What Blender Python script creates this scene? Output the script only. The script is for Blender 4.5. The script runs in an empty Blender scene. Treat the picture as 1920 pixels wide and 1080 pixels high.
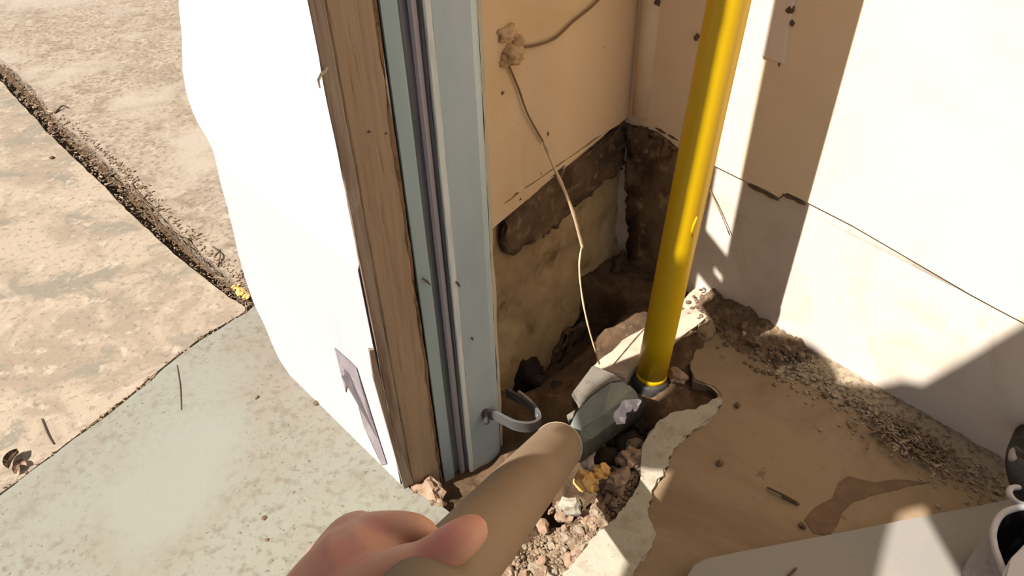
import bpy, bmesh, math, random
from mathutils import Vector, Matrix, noise
random.seed(7)
SC = bpy.context.scene
COL = SC.collection

# ------------------------------------------------------------------ camera
F, CH = 1400.0, 0.65
dn = Vector((50.0, 1660.0, F)).normalized()            # plumb line in (right, image-down, forward)
up_c = -dn
y_c = Vector((0, 0, 1)) - up_c * up_c.z; y_c.normalize()
x_c = y_c.cross(up_c)
CM = Matrix((x_c, y_c, up_c))                          # camera space -> world
CP = Vector((0, 0, CH))
cam_data = bpy.data.cameras.new('camera'); cam = bpy.data.objects.new('camera', cam_data)
COL.objects.link(cam); SC.camera = cam
cam_data.sensor_width = 36.0; cam_data.lens = F / 1920.0 * 36.0
cam_data.clip_start = 0.02; cam_data.clip_end = 200
R3 = CM @ Matrix(((1, 0, 0), (0, -1, 0), (0, 0, -1)))  # blender camera looks down -Z, Y up
cam.matrix_world = Matrix.Translation(CP) @ R3.to_4x4()

# ------------------------------------------------------------------ light
PHI, ELEV = math.radians(26.0), math.radians(50.0)     # the way the sunlight travels on the ground, sun height
DD = Vector((math.cos(PHI), math.sin(PHI), 0)); NN = Vector((-math.sin(PHI), math.cos(PHI), 0))
w = bpy.data.worlds.new('sky'); SC.world = w; w.use_nodes = True
w.node_tree.nodes['Background'].inputs[0].default_value = (0.80, 0.90, 1.0, 1)
w.node_tree.nodes['Background'].inputs[1].default_value = 0.44
sd = bpy.data.lights.new('sun', 'SUN'); sun = bpy.data.objects.new('sun', sd); COL.objects.link(sun)
sd.energy = 10.5; sd.angle = math.radians(0.6); sd.color = (1.0, 0.965, 0.90)
trav = (DD * math.cos(ELEV) + Vector((0, 0, -math.sin(ELEV)))).normalized()
sun.rotation_euler = trav.to_track_quat('-Z', 'Y').to_euler()
sun.location = (-2, -1, 3)
SC.view_settings.view_transform = 'Standard'; SC.view_settings.look = 'None'
SC.view_settings.exposure = 0.0; SC.view_settings.gamma = 1.0
SC.view_settings.use_curve_mapping = False
SC.cycles.max_bounces = 8; SC.cycles.diffuse_bounces = 5

# ------------------------------------------------------------------ measuring helpers
def ray(x, y): return CM @ Vector((x - 960.0, y - 540.0, F))
def G(x, y, z=0.0):
    r = ray(x, y); return CP + r * ((z - CH) / r.z)
def PL(x, y, p0, n):
    r = ray(x, y); return CP + r * ((p0 - CP).dot(n) / r.dot(n))
def AT(x, y, depth): return CP + ray(x, y) * (depth / F)
def UW(u, wv, z): return NN * u + DD * (wv - z / math.tan(ELEV)) + Vector((0, 0, z))
CORNER = Vector((.150, .869, 0))
D1 = Vector((.65, -.76, 0)).normalized(); N1 = Vector((-.76, -.65, 0)).normalized()     # right wall, N toward the open side
D2 = Vector((-.156, -.177, 0)).normalized(); N2 = Vector((.177, -.156, 0)).normalized()  # cavity wall
def W(x, y, which=1, off=0.0):
    d, n = (D1, N1) if which == 1 else (D2, N2)
    p = PL(x, y, CORNER + n * off, n); q = p - CORNER
    return (q.dot(d), p.z)
def wp(s, z, off, which=1):
    d, n = (D1, N1) if which == 1 else (D2, N2)
    return CORNER + d * s + n * off + Vector((0, 0, z))
def fbm(p, o=4): return noise.fractal(Vector(p), 1.0, 2.0, o)

# ------------------------------------------------------------------ material helper
def lin(c):
    return tuple(((v / 255) / 12.92 if v / 255 <= .04045 else ((v / 255 + .055) / 1.055) ** 2.4) for v in c) + (1,)
def mat(name, base, layers=(), rough=.8, metal=0.0, bump=(), scale_vec=None, spec=.3, emit=None, sss=0):
    """layers: (kind, scale, lo, hi, colour, detail, stretch) mixed over base; bump: (scale, strength, dist, stretch)"""
    m = bpy.data.materials.new(name); m.use_nodes = True
    nt = m.node_tree; N = nt.nodes; L = nt.links
    b = N['Principled BSDF']; b.inputs['Roughness'].default_value = rough
    b.inputs['Metallic'].default_value = metal; b.inputs['Specular IOR Level'].default_value = spec
    if sss: b.inputs['Subsurface Weight'].default_value = sss; b.inputs['Subsurface Radius'].default_value = (.01, .004, .002)
    tc = N.new('ShaderNodeTexCoord')
    def coord(st):
        mp = N.new('ShaderNodeMapping'); mp.inputs['Scale'].default_value = st or (1, 1, 1)
        mp.inputs['Location'].default_value = (random.random() * 5, random.random() * 5, 0)
        L.new(tc.outputs['Object'], mp.inputs[0]); return mp.outputs[0]
    cur = None
    for (kind, sc, lo, hi, colr, det, st) in layers:
        vec = coord(st)
        if kind == 'voronoi':
            t = N.new('ShaderNodeTexVoronoi'); t.inputs['Scale'].default_value = sc; fac = t.outputs['Distance']
        else:
            t = N.new('ShaderNodeTexNoise'); t.inputs['Scale'].default_value = sc; t.inputs['Detail'].default_value = det
            t.inputs['Roughness'].default_value = .62; fac = t.outputs[0]
            if kind == 'warp': t.inputs['Distortion'].default_value = 1.2
        L.new(vec, t.inputs['Vector'])
        mr = N.new('ShaderNodeMapRange'); mr.inputs[1].default_value = lo; mr.inputs[2].default_value = hi
        L.new(fac, mr.inputs[0])
        mx = N.new('ShaderNodeMix'); mx.data_type = 'RGBA'
        L.new(mr.outputs[0], mx.inputs[0])
        if cur is None: mx.inputs[6].default_value = base
        else: L.new(cur, mx.inputs[6])
        mx.inputs[7].default_value = colr; cur = mx.outputs[2]
    if cur is None: b.inputs['Base Color'].default_value = base
    else: L.new(cur, b.inputs['Base Color'])
    prev = None
    for (sc, stg, dist, st) in bump:
        t = N.new('ShaderNodeTexNoise'); t.inputs['Scale'].default_value = sc; t.inputs['Detail'].default_value = 5
        L.new(coord(st), t.inputs['Vector'])
        bp = N.new('ShaderNodeBump'); bp.inputs['Strength'].default_value = stg; bp.inputs['Distance'].default_value = dist
        L.new(t.outputs[0], bp.inputs['Height'])
        if prev: L.new(prev, bp.inputs['Normal'])
        prev = bp.outputs[0]
    if prev: L.new(prev, b.inputs['Normal'])
    return m
def C(r, g, b): return (r, g, b, 1)

M_slabA = mat('rough_beige_concrete', C(.265, .205, .15), [('warp', 14, .45, .62, C(.20, .15, .105), 8, None), ('noise', 45, .5, .7, C(.32, .26, .20), 6, None),
     ('noise', 110, .50, .64, C(.15, .11, .08), 7, None), ('noise', 5, .52, .66, C(.30, .245, .19), 3, None)], .95, bump=[(120, .5, .002, None), (400, .4, .0008, None)])
M_slabB = mat('stained_beige_concrete', C(.30, .235, .17), [('warp', 9, .45, .58, C(.23, .175, .125), 7, None), ('warp', 6, .54, .61, C(.185, .155, .115), 8, (1, 1.8, 1)),
     ('noise', 38, .56, .66, C(.335, .27, .20), 5, None), ('noise', 120, .54, .68, C(.16, .12, .09), 7, None)], .95, bump=[(90, .35, .002, None), (350, .3, .0008, None)])
M_slabC = mat('smooth_greenish_concrete', C(.200, .192, .152), [('warp', 4, .42, .60, C(.196, .165, .13), 6, None), ('noise', 90, .50, .66, C(.155, .13, .10), 6, None), ('noise', 24, .58, .70, C(.15, .125, .095), 6, None),
     ('noise', 210, .64, .70, C(.09, .07, .05), 3, None), ('noise', 3, .54, .66, C(.205, .20, .16), 2, None)], .9, bump=[(150, .25, .0012, None)])
M_slabD = mat('brown_dusty_concrete', C(.235, .165, .10), [('warp', 5, .46, .62, C(.185, .125, .072), 6, None), ('noise', 60, .58, .7, C(.20, .14, .09), 5, None), ('noise', 20, .66, .70, C(.15, .10, .06), 4, None)],
     .92, bump=[(110, .35, .0015, None), (20, .2, .004, None)])
M_mortar = mat('pale_grey_mortar', C(.34, .30, .235), [('noise', 50, .5, .7, C(.25, .21, .155), 6, None), ('noise', 150, .62, .7, C(.2, .16, .12), 4, None)], .95, bump=[(90, .6, .003, None)])
M_dirt = mat('dug_up_dirt', C(.105, .062, .032), [('warp', 14, .40, .66, C(.05, .028, .014), 7, None), ('noise', 70, .60, .74, C(.19, .125, .075), 6, None), ('noise', 200, .6, .7, C(.07, .04, .02), 4, None)],
     1.0, bump=[(160, .8, .003, None)])
M_rubble = mat('rubble_grit', C(.25, .18, .12), [('noise', 60, .45, .62, C(.16, .105, .065), 6, None), ('noise', 130, .58, .66, C(.34, .26, .18), 5, None)], 1.0, bump=[(200, .7, .002, None)])
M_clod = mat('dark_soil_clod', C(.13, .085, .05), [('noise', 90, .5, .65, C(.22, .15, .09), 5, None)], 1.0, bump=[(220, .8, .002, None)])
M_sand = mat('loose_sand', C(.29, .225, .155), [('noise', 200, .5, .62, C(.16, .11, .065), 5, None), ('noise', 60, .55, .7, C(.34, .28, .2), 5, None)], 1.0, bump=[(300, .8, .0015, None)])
M_stucco = mat('cream_painted_render', C(.80, .645, .46), [('warp', 8, .5, .75, C(.75, .60, .42), 4, None)], .75, bump=[(60, .12, .002, None)])
M_found = mat('pale_painted_footing', C(.62, .535, .45), [('warp', 12, .5, .75, C(.52, .42, .32), 6, None)], .85, bump=[(70, .25, .002, None)])
M_white = mat('white_painted_plaster', C(.83, .82, .82), [('warp', 7, .55, .8, C(.78, .76, .77), 4, None)], .7, bump=[(50, .1, .002, None)])
M_board = mat('tan_plaster_board', C(.64, .47, .30), [('warp', 7, .50, .74, C(.60, .41, .22), 5, None), ('noise', 90, .70, .74, C(.12, .07, .03), 3, None)], .85, bump=[(40, .15, .002, None)])
M_mould = mat('mouldy_damp_footing', C(.40, .28, .145), [('noise', 5, .42, .70, C(.22, .14, .07), 5, None), ('noise', 22, .56, .74, C(.10, .06, .028), 7, None), ('noise', 12, .56, .80, C(.46, .34, .19), 5, None)],
     .9, bump=[(60, .6, .004, None), (180, .4, .001, None)])
M_mould_dark = mat('dark_mouldy_crust', C(.14, .085, .045), [('noise', 18, .40, .66, C(.055, .032, .018), 6, None), ('noise', 55, .54, .72, C(.26, .175, .10), 6, None)], .95, bump=[(90, .9, .004, None)])
M_mould_mid = mat('brown_damp_footing', C(.22, .145, .08), [('noise', 7, .42, .62, C(.075, .045, .025), 6, None), ('noise', 40, .55, .72, C(.32, .22, .13), 6, None)], .95, bump=[(70, .8, .004, None)])
M_wood = mat('weathered_post_wood', C(.33, .235, .155), [('noise', 16, .40, .68, C(.265, .18, .115), 6, (9, 9, .35)), ('noise', 60, .58, .70, C(.20, .13, .08), 5, (6, 6, .25)), ('noise', 25, .66, .72, C(.42, .32, .23), 4, (4, 4, .5))],
     .8, bump=[(50, .35, .0015, (6, 6, .3))])
M_wood_dk = mat('dark_post_edge', C(.28, .215, .165), [('noise', 20, .45, .62, C(.17, .11, .08), 6, (8, 8, .4))], .85, bump=[(50, .4, .0015, (6, 6, .3))])
M_bark = mat('splintered_bark', C(.16, .09, .05), [('noise', 60, .5, .6, C(.08, .04, .02), 5, None)], .95, bump=[(120, .7, .002, None)])
M_galv = mat('galvanized_steel', C(.30, .385, .42), [('noise', 14, .40, .70, C(.25, .33, .365), 5, (2, 2, .35))], .5, .2, bump=[(40, .1, .001, None)], spec=.4)
M_galv2 = mat('bright_galvanized_steel', C(.36, .43, .475), [('noise', 20, .40, .70, C(.30, .37, .41), 6, (2, 2, .4))], .5, .2, bump=[(40, .1, .001, None)], spec=.45)
M_galv_edge = mat('chalky_steel_edge', C(.56, .60, .59), [('noise', 30, .5, .66, C(.42, .46, .46), 6, (3, 3, .4))], .6, .05)
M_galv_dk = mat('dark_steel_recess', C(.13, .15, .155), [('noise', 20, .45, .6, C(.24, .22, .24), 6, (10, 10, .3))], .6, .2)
M_edge = mat('chalky_drywall_edge', C(.34, .31, .25), [('noise', 70, .5, .65, C(.34, .29, .22), 5, (2, 2, .6))], .95, bump=[(100, .5, .001, None)])
M_yellow = mat('yellow_plastic_pipe', C(.58, .36, .0), [('noise', 12, .55, .8, C(.50, .31, .0), 4, (2, 2, .3))], .38, spec=.5, bump=[(20, .05, .001, None)])
M_black = mat('black_fitting_plastic', C(.022, .02, .019), [('noise', 40, .5, .65, C(.05, .042, .035), 5, None)], .5, spec=.4)
M_gplas = mat('grey_green_plastic', C(.13, .145, .125), [('noise', 30, .5, .7, C(.09, .095, .085), 5, None)], .5, spec=.4)
M_label = mat('dusty_grey_plate', C(.17, .15, .122), [('noise', 90, .52, .66, C(.12, .105, .085), 6, None)], .8)
M_dkgrey = mat('dark_grey_strap', C(.085, .082, .08), [('noise', 50, .5, .7, C(.12, .115, .11), 4, None)], .5)
M_foil = mat('silver_foil', C(.85, .83, .9), [('noise', 40, .55, .7, C(.5, .47, .55), 4, None)], .25, .2, spec=.7)  # pale base colour carries the foil's bright highlight
M_tube = mat('matte_tan_tube', C(.225, .155, .098), [('noise', 20, .5, .8, C(.20, .135, .085), 4, None)], .7, spec=.3)
M_rim = mat('rim_highlight_and_splinter', C(.48, .40, .29), [], .7)  # tube rim's highlight put into a pale colour; also used on the splinter
M_skin = mat('skin', C(.46, .245, .165), [('noise', 22, .5, .66, C(.48, .185, .14), 4, None)], .5, bump=[(160, .15, .0008, None)], sss=.12)
M_cloth = mat('grey_cotton', C(.18, .19, .22), [('noise', 60, .5, .7, C(.14, .15, .17), 4, None)], .95)
M_denim = mat('blue_denim', C(.06, .09, .16), [('noise', 80, .5, .7, C(.09, .12, .19), 4, None)], .95)
M_hair = mat('dark_hair', C(.03, .02, .015), [], .7)
M_root = mat('sun_paled_root', C(.62, .46, .29), [('noise', 60, .5, .66, C(.42, .29, .17), 4, None)], .9)  # pale colour stands in for sun on the hanging root
M_rootd = mat('brown_dry_root', C(.22, .13, .06), [], .95)
M_sheet = mat('grey_plastic_sheet', C(.225, .20, .175), [('warp', 5, .5, .7, C(.205, .19, .175), 4, None), ('noise', 90, .66, .7, C(.18, .155, .13), 4, None)], .6)
M_bag = mat('grey_woven_bag', C(.25, .23, .225), [('noise', 90, .5, .66, C(.20, .185, .18), 4, None)], .9)
M_bagl = mat('light_grey_bag_flap', C(.38, .36, .37), [('noise', 60, .5, .7, C(.33, .31, .32), 4, None)], .85)
M_lining = mat('black_lining', C(.015, .012, .013), [('noise', 30, .55, .66, C(.06, .06, .058), 5, (3, 1, 1))], .6)
M_leaf = mat('dry_leaf_litter', C(.17, .11, .07), [('noise', 60, .5, .6, C(.30, .22, .15), 3, None)], .95)
M_orange = mat('orange_wood_chip', C(.62, .36, .12), [('noise', 60, .5, .66, C(.45, .25, .09), 4, None)], .9)
M_twig = mat('dark_twig', C(.09, .055, .035), [], .95)
M_plinth = mat('dimmed_plinth_white', C(.43, .425, .44), [('warp', 7, .55, .8, C(.39, .38, .39), 4, None)], .7, bump=[(50, .1, .002, None)])  # darker than the wall white: fall-off in brightness put into the colour
M_streak = mat('lilac_shadow_tone', C(.23, .19, .20), [('noise', 50, .5, .7, C(.30, .26, .26), 4, None)], .9)

# ------------------------------------------------------------------ object helpers
def link(name, me, m=None, parent=None, smooth=False):
    o = bpy.data.objects.new(name, me); COL.objects.link(o)
    if m is not None: me.materials.append(m)
    if smooth:
        for p in me.polygons: p.use_smooth = True
    if parent is not None: o.parent = parent
    return o
def obj(name, bm, m, parent=None, smooth=False, at=None):
    """mesh object; with at= its origin sits at that world point (top-level things)"""
    bmesh.ops.recalc_face_normals(bm, faces=bm.faces)
    if at is not None: bmesh.ops.translate(bm, verts=bm.verts, vec=-Vector(at))
    me = bpy.data.meshes.new(name); bm.to_mesh(me); bm.free()
    o = link(name, me, m, parent, smooth)
    if at is not None: o.location = at
    return o
def root(name, loc=(0, 0, 0)):
    o = bpy.data.objects.new(name, None); COL.objects.link(o); o.location = loc; o.empty_display_size = .03; return o
def rel(bm, loc): bmesh.ops.translate(bm, verts=bm.verts, vec=-Vector(loc)); return bm
def tag(o, label=None, cat=None, group=None, kind=None):
    if label: o['label'] = label
    if cat: o['category'] = cat
    if group: o['group'] = group
    if kind: o['kind'] = kind
    return o
def jitter_poly(pts, step=.02, amp=.0015, seed=0):
    out = []; n = len(pts)
    for i in range(n):
        a, b = Vector(pts[i]), Vector(pts[(i + 1) % n]); L = (b - a).length; k = min(200, max(1, int(L / step)))
        t = (b - a).normalized(); nn = Vector((-t.y, t.x))
        for j in range(k):
            p = a + (b - a) * (j / k)
            if j: p = p + nn * (noise.noise(Vector((p.x * 40 + seed, p.y * 40, seed))) * amp * 2.2 + noise.noise(Vector((p.x * 130, p.y * 130, seed))) * amp * .8)
            out.append(p)
    return out
def prism(bm, pts, f_lo, f_hi, bev=0.0):
    """pts 2D; f_lo/f_hi map a 2D point to 3D for the two faces"""
    lo = [bm.verts.new(f_lo(p)) for p in pts]; hi = [bm.verts.new(f_hi(p)) for p in pts]
    n = len(pts); top = bm.faces.new(hi); bot = bm.faces.new(list(reversed(lo)))
    for i in range(n): bm.faces.new((lo[i], lo[(i + 1) % n], hi[(i + 1) % n], hi[i]))
    if bev:
        es = [e for e in top.edges]
        bmesh.ops.bevel(bm, geom=es, offset=bev, segments=2, affect='EDGES', clamp_overlap=True)
    bmesh.ops.triangulate(bm, faces=[f for f in bm.faces if len(f.verts) > 4])
    return bm
def catmull(P, k=8):
    P = [Vector(p) for p in P]; out = []
    for i in range(len(P) - 1):
        p0 = P[max(0, i - 1)]; p1 = P[i]; p2 = P[i + 1]; p3 = P[min(len(P) - 1, i + 2)]
        for j in range(k):
            t = j / k
            out.append(.5 * ((2 * p1) + (-p0 + p2) * t + (2 * p0 - 5 * p1 + 4 * p2 - p3) * t * t + (-p0 + 3 * p1 - 3 * p2 + p3) * t ** 3))
    out.append(P[-1]); return out
def tube(bm, P, R, seg=12, cap=True, round_cap=False):
    P = [Vector(p) for p in P]
    if not hasattr(R, '__len__'): R = [R] * len(P)
    if round_cap:
        d0 = (P[0] - P[1]).normalized(); d1 = (P[-1] - P[-2]).normalized(); r0, r1 = R[0], R[-1]
        hd = [(P[0] + d0 * r0 * s, r0 * c) for s, c in ((.98, .2), (.87, .5), (.5, .87))]
        tl = [(P[-1] + d1 * r1 * s, r1 * c) for s, c in ((.5, .87), (.87, .5), (.98, .2))]
        P = [h[0] for h in hd] + P + [h[0] for h in tl]; R = [h[1] for h in hd] + list(R) + [h[1] for h in tl]
    rings = []; nrm = None
    for i, p in enumerate(P):
        t = (P[min(i + 1, len(P) - 1)] - P[max(i - 1, 0)]).normalized()
        if nrm is None:
            nrm = t.orthogonal().normalized()
        nrm = (nrm - t * nrm.dot(t)).normalized(); b = t.cross(nrm)
        rings.append([bm.verts.new(p + (nrm * math.cos(2 * math.pi * k / seg) + b * math.sin(2 * math.pi * k / seg)) * R[i]) for k in range(seg)])
    for a, b2 in zip(rings, rings[1:]):
        for k in range(seg): bm.faces.new((a[k], a[(k + 1) % seg], b2[(k + 1) % seg], b2[k]))
    if cap: bm.faces.new(list(reversed(rings[0]))); bm.faces.new(rings[-1])
    return rings
def ellipsoid(bm, c, r, rot=None, u=20, v=14):
    mtx = Matrix.Translation(Vector(c)) @ (rot.to_4x4() if rot else Matrix.Identity(4)) @ Matrix.Diagonal((r[0], r[1], r[2], 1))
    bmesh.ops.create_uvsphere(bm, u_segments=u, v_segments=v, radius=1, matrix=mtx)
def box(bm, c, s, rot=None):
    mtx = Matrix.Translation(Vector(c)) @ (rot.to_4x4() if rot else Matrix.Identity(4)) @ Matrix.Diagonal((s[0], s[1], s[2], 1))
    return bmesh.ops.create_cube(bm, size=1, matrix=mtx)['verts']
def rock(bm, c, r, seed, sub=2, flat=.7, rough=.45):
    g = bmesh.ops.create_icosphere(bm, subdivisions=sub, radius=1)
    ax = Vector((random.uniform(.7, 1.25), random.uniform(.6, 1.1), flat)); ang = random.uniform(0, 6.3)
    rz = Matrix.Rotation(ang, 3, 'Z') @ Matrix.Rotation(random.uniform(-.4, .4), 3, 'X')
    for v in g['verts']:
        k = 1 + rough * noise.noise(v.co * 1.7 + Vector((seed * 3.1, seed, 0))) + .15 * noise.noise(v.co * 5 + Vector((seed, 0, 0)))
        v.co = Vector(c) + rz @ Vector((v.co.x * ax.x, v.co.y * ax.y, v.co.z * ax.z)) * (r * k)
def smoothstep(a, b, x):
    t = max(0, min(1, (x - a) / (b - a))); return t * t * (3 - 2 * t)
def g2(x, y, z=0): p = G(x, y, z); return Vector((p.x, p.y))
def seg_dist(p, a, b):
    ab = b - a; t = max(0, min(1, (p - a).dot(ab) / ab.length_squared)); return (p - (a + ab * t)).length

# ================================================================== SETTING
# ---- floor: earth base with the dug hole; slabs lie on it as parts
hole_a, hole_b = g2(1145, 770), g2(1050, 880)
tr_a, tr_b = g2(1080, 940), g2(930, 1200)
mound = g2(1245, 640)
wall_c = Vector((CORNER.x, CORNER.y))
def earth(x, y):
    p = Vector((x, y))
    h = -.012
    dh = seg_dist(p, hole_a, hole_b); h -= .062 * (1 - smoothstep(.015, .062, dh))
    h -= .010 * (1 - smoothstep(.02, .05, seg_dist(p, tr_a, tr_b)))
    h -= .075 * (1 - smoothstep(.012, .050, seg_dist(p, Vector((.0, .64)), Vector((.105, .745)))))
    s = (p - wall_c).dot(Vector((D1.x, D1.y))); 
    h += .012 * (1 - smoothstep(.03, .08, (p - mound).length))
    dj = (p - Vector((-.07, .50))).length; h -= .012 * (1 - smoothstep(.03, .07, dj))
    h += .012 * fbm((x * 22, y * 22, 1), 4) * .6 + .004 * fbm((x * 90, y * 90, 4), 3)
    return h
bm = bmesh.new(); x0, x1, y0, y1, st = -.30, .80, .10, 1.10, .0042
nx, ny = int((x1 - x0) / st), int((y1 - y0) / st)
grid = []
for j in range(ny + 1):
    row = []
    for i in range(nx + 1):
        x, y = x0 + (x1 - x0) * i / nx, y0 + (y1 - y0) * j / ny
        e = min(i, nx - i, j, ny - j) / 10.0
        h = earth(x, y); h = h if e >= 1 else -.03 + (h + .03) * e
        row.append(bm.verts.new((x, y, h)))
    grid.append(row)
for j in range(ny):
    for i in range(nx): bm.faces.new((grid[j][i], grid[j][i + 1], grid[j + 1][i + 1], grid[j + 1][i]))
# outer skirt
O = [bm.verts.new(c) for c in ((-5, -4, -.03), (5, -4, -.03), (5, 6, -.03), (-5, 6, -.03))]
I = [grid[0][0], grid[0][nx], grid[ny][nx], grid[ny][0]]
for k in range(4): bm.faces.new((O[k], O[(k + 1) % 4], I[(k + 1) % 4], I[k]))
floor = obj('floor', bm, M_dirt, smooth=True); floor['kind'] = 'structure'

def slab(name, pts, m, top=0.0, th=.026, amp=.0018, step=.012, bev=.0015, label=None, seed=0):
    bm = bmesh.new(); P = jitter_poly(pts, step, amp, seed)
    prism(bm, P, lambda p: Vector((p.x, p.y, top - th)), lambda p: Vector((p.x, p.y, top)), bev)
    o = obj(name, bm, m, floor)
    if label: o['label'] = label
    return o
c1 = [(0, 108), (60, 165), (110, 225), (180, 285), (250, 350), (320, 420), (400, 495), (450, 535), (470, 558)]   # crack, upper lip
c2 = [(0, 152), (50, 205), (110, 270), (180, 335), (250, 405), (320, 470), (400, 535), (440, 565), (462, 575)]   # crack, lower lip
c3 = [(462, 583), (380, 630), (330, 668), (250, 735), (180, 790), (100, 850), (0, 925)]                      # joint, upper lip
far_l = Vector((-3.5, 3.9))
P_A = [g2(*p) for p in c1] + [g2(500, 570), Vector((-.255, .68)), Vector((-.26, .80)), Vector((-.2, 2.3)), Vector((-1.0, 4.5)), Vector((-4.3, 4.9))]
# extend crack line to the left
dirc = (g2(0, 130) - g2(250, 378)).normalized(); P_A.append(g2(0, 108) + dirc * 3.2)
slab('slab', P_A, M_slabA, top=.002, label='rough beige concrete slab above the long crack', seed=1)
dj3 = (g2(0, 930) - g2(460, 585)).normalized()
P_B = [g2(*p) for p in c2] + [g2(*p) for p in c3] + [g2(0, 925) + dj3 * 1.5, Vector((-3.5, -.5)), Vector((-4, 3)), g2(0, 152) + dirc * 3.0]
slab('slab', P_B, M_slabB, top=.0, label='stained beige concrete slab between crack and joint', seed=2)
off3 = Vector((-.0, -.0035))
P_C = [g2(0, 932) + dj3 * 1.5 + off3] + [g2(x, y + 6) for x, y in reversed(c3)] + [g2(478, 572), g2(520, 640), g2(548, 690), g2(600, 740), g2(680, 810), g2(752, 900), g2(775, 925), g2(800, 935), g2(835, 955), g2(870, 985), g2(905, 1040), g2(915, 1100), g2(930, 1250), Vector((-.03, -.4)), Vector((-.03, -1.5)), Vector((-2.8, -1.5))]
slab('slab', P_C, M_slabC, top=.001, label='smooth pale greenish concrete slab at the bottom left', seed=3)
# right slab (in the shade), edge broken along the hole
P_D = [g2(*p) for p in [(1130, 1250), (1165, 1120), (1180, 1060), (1215, 1005), (1195, 960), (1222, 900), (1250, 850), (1278, 815), (1325, 785), (1352, 748), (1338, 722), (1300, 712), (1292, 680), (1315, 640), (1350, 600), (1385, 560)]]
wq = lambda s, off=.0: Vector(((CORNER + D1 * s + N1 * off).x, (CORNER + D1 * s + N1 * off).y))
P_D += [wq(.17, .002), wq(1.6, .002), Vector((1.2, -1.5)), Vector((.02, -1.5)), Vector((.06, -.3))]
slab('slab', P_D, M_slabD, top=.0, th=.03, amp=.003, step=.008, bev=.002, label='brown dusty concrete slab in the shade', seed=5)
# pale mortar strip along its broken edge
P_M = [g2(*p) for p in [(1010, 1180), (1060, 1080), (1100, 1030), (1150, 975), (1195, 925), (1205, 880), (1198, 850), (1215, 815), (1245, 785), (1290, 775), (1325, 762), (1345, 745), (1355, 752), (1335, 785), (1290, 815), (1262, 845), (1235, 905), (1208, 960), (1230, 1003), (1192, 1060), (1175, 1120), (1140, 1250)]]
slab('mortar_edge', P_M, M_mortar, top=.004, th=.03, amp=.003, step=.007, bev=.0025, label='pale grey mortar lip broken along the hole', seed=8)
# stained low spill on the shaded slab
bm = bmesh.new(); P = jitter_poly([g2(*p) for p in [(1525, 1000), (1508, 975), (1530, 950), (1560, 935), (1572, 905), (1590, 893), (1640, 905), (1700, 900), (1745, 905), (1700, 912), (1650, 925), (1600, 940), (1580, 960), (1570, 985), (1555, 1005)]], .01, .002, 3)
prism(bm, P, lambda p: Vector((p.x, p.y, -.001)), lambda p: Vector((p.x, p.y, .0006)))
obj('damp_stain', bm, mat('damp_brown_stain', C(.115, .068, .038), [('noise', 60, .45, .75, C(.16, .10, .06), 4, None)], .8), floor)

# ---- right wall: footing and render panel above it
seam = [(1182, 232), (1235, 243), (1262, 262), (1270, 275), (1330, 303), (1395, 333), (1402, 340), (1440, 352), (1462, 370), (1472, 362), (1480, 358), (1510, 374), (1600, 420), (1700, 478), (1822, 549), (1870, 575), (1920, 601)]
wr = root('wall_right'); wr['kind'] = 'structure'
S = [Vector(W(x, y)) for x, y in seam]
endz = S[-1].y
bm = bmesh.new()
prism(bm, [Vector((-.12, -.1)), Vector((1.7, -.1)), Vector((1.7, endz - .002)), Vector((-.12, endz - .002))][:2] + [Vector((1.7, endz)), Vector((S[-1].x, S[-1].y - .002))] + [Vector((p.x, p.y - .0025)) for p in reversed(S[:-1])] + [Vector((-.12, S[0].y - .003))],
      lambda p: wp(p.x, p.y, -.12), lambda p: wp(p.x, p.y, 0), 0)
obj('footing', bm, M_found, wr)
bm = bmesh.new()
body = [Vector((-.12, 1.6)), Vector((-.12, S[0].y))] + S + [Vector((1.7, endz)), Vector((1.7, 1.6))]
prism(bm, body, lambda p: wp(p.x, p.y, -.12), lambda p: wp(p.x, p.y, .003), .0012)
obj('render_panel', bm, M_stucco, wr)
# overlapping skim strip at the top of the shaded band
a, b_, c_, d_ = [Vector(W(x, y, 1, .006)) for x, y in ((1442, 0), (1427, 105), (1468, 120), (1490, 0))]
k = (a - b_).normalized()
bm = bmesh.new(); prism(bm, jitter_poly([b_, c_, d_ + k * .5, a + k * .5], .03, .0008, 4), lambda p: wp(p.x, p.y, .002), lambda p: wp(p.x, p.y, .007), .001)
obj('skim_strip', bm, mat('pale_skim', C(.78, .66, .56), [], .8), wr)
bm = bmesh.new()
for x, y, r in ((1487, 15, .005), (1489, 42, .003), (1310, 68, .004), (1236, 2, .005)):
    s, z = W(x, y); rock(bm, wp(s, z, .003), r, x, 2, 1.0, .6)
obj('chip_hole', bm, M_clod, wr)
# hairline under the strip
bm = bmesh.new(); tube(bm, [wp(*W(x, y), .0035) for x, y in ((1480, 60), (1472, 95), (1464, 122))], .0009, 6); obj('crack', bm, M_clod, wr)
# rounded inner corner
bm = bmesh.new(); s0, _ = W(1212, 120)
tube(bm, [wp(s0, .21 + i * .1, -.006) for i in range(15)], .016, 20); obj('rounded_corner', bm, M_stucco, wr, smooth=True)
# dirt line on seam in the cavity
bm = bmesh.new()
for (xa, ya, xb, yb) in ((1232, 238, 1275, 262), (1225, 262, 1272, 285), (1470, 362, 1512, 382), (1405, 345, 1462, 374)):
    A_, B_ = W(xa, ya), W(xb, yb)
    tube(bm, [wp(A_[0] + (B_[0] - A_[0]) * t, A_[1] + (B_[1] - A_[1]) * t, .002 + .0008 * math.sin(t * 9)) for t in (0, .25, .5, .75, 1)], [.0014, .0024, .0018, .0022, .001], 6)
obj('dirt_line', bm, M_clod, wr)

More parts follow.
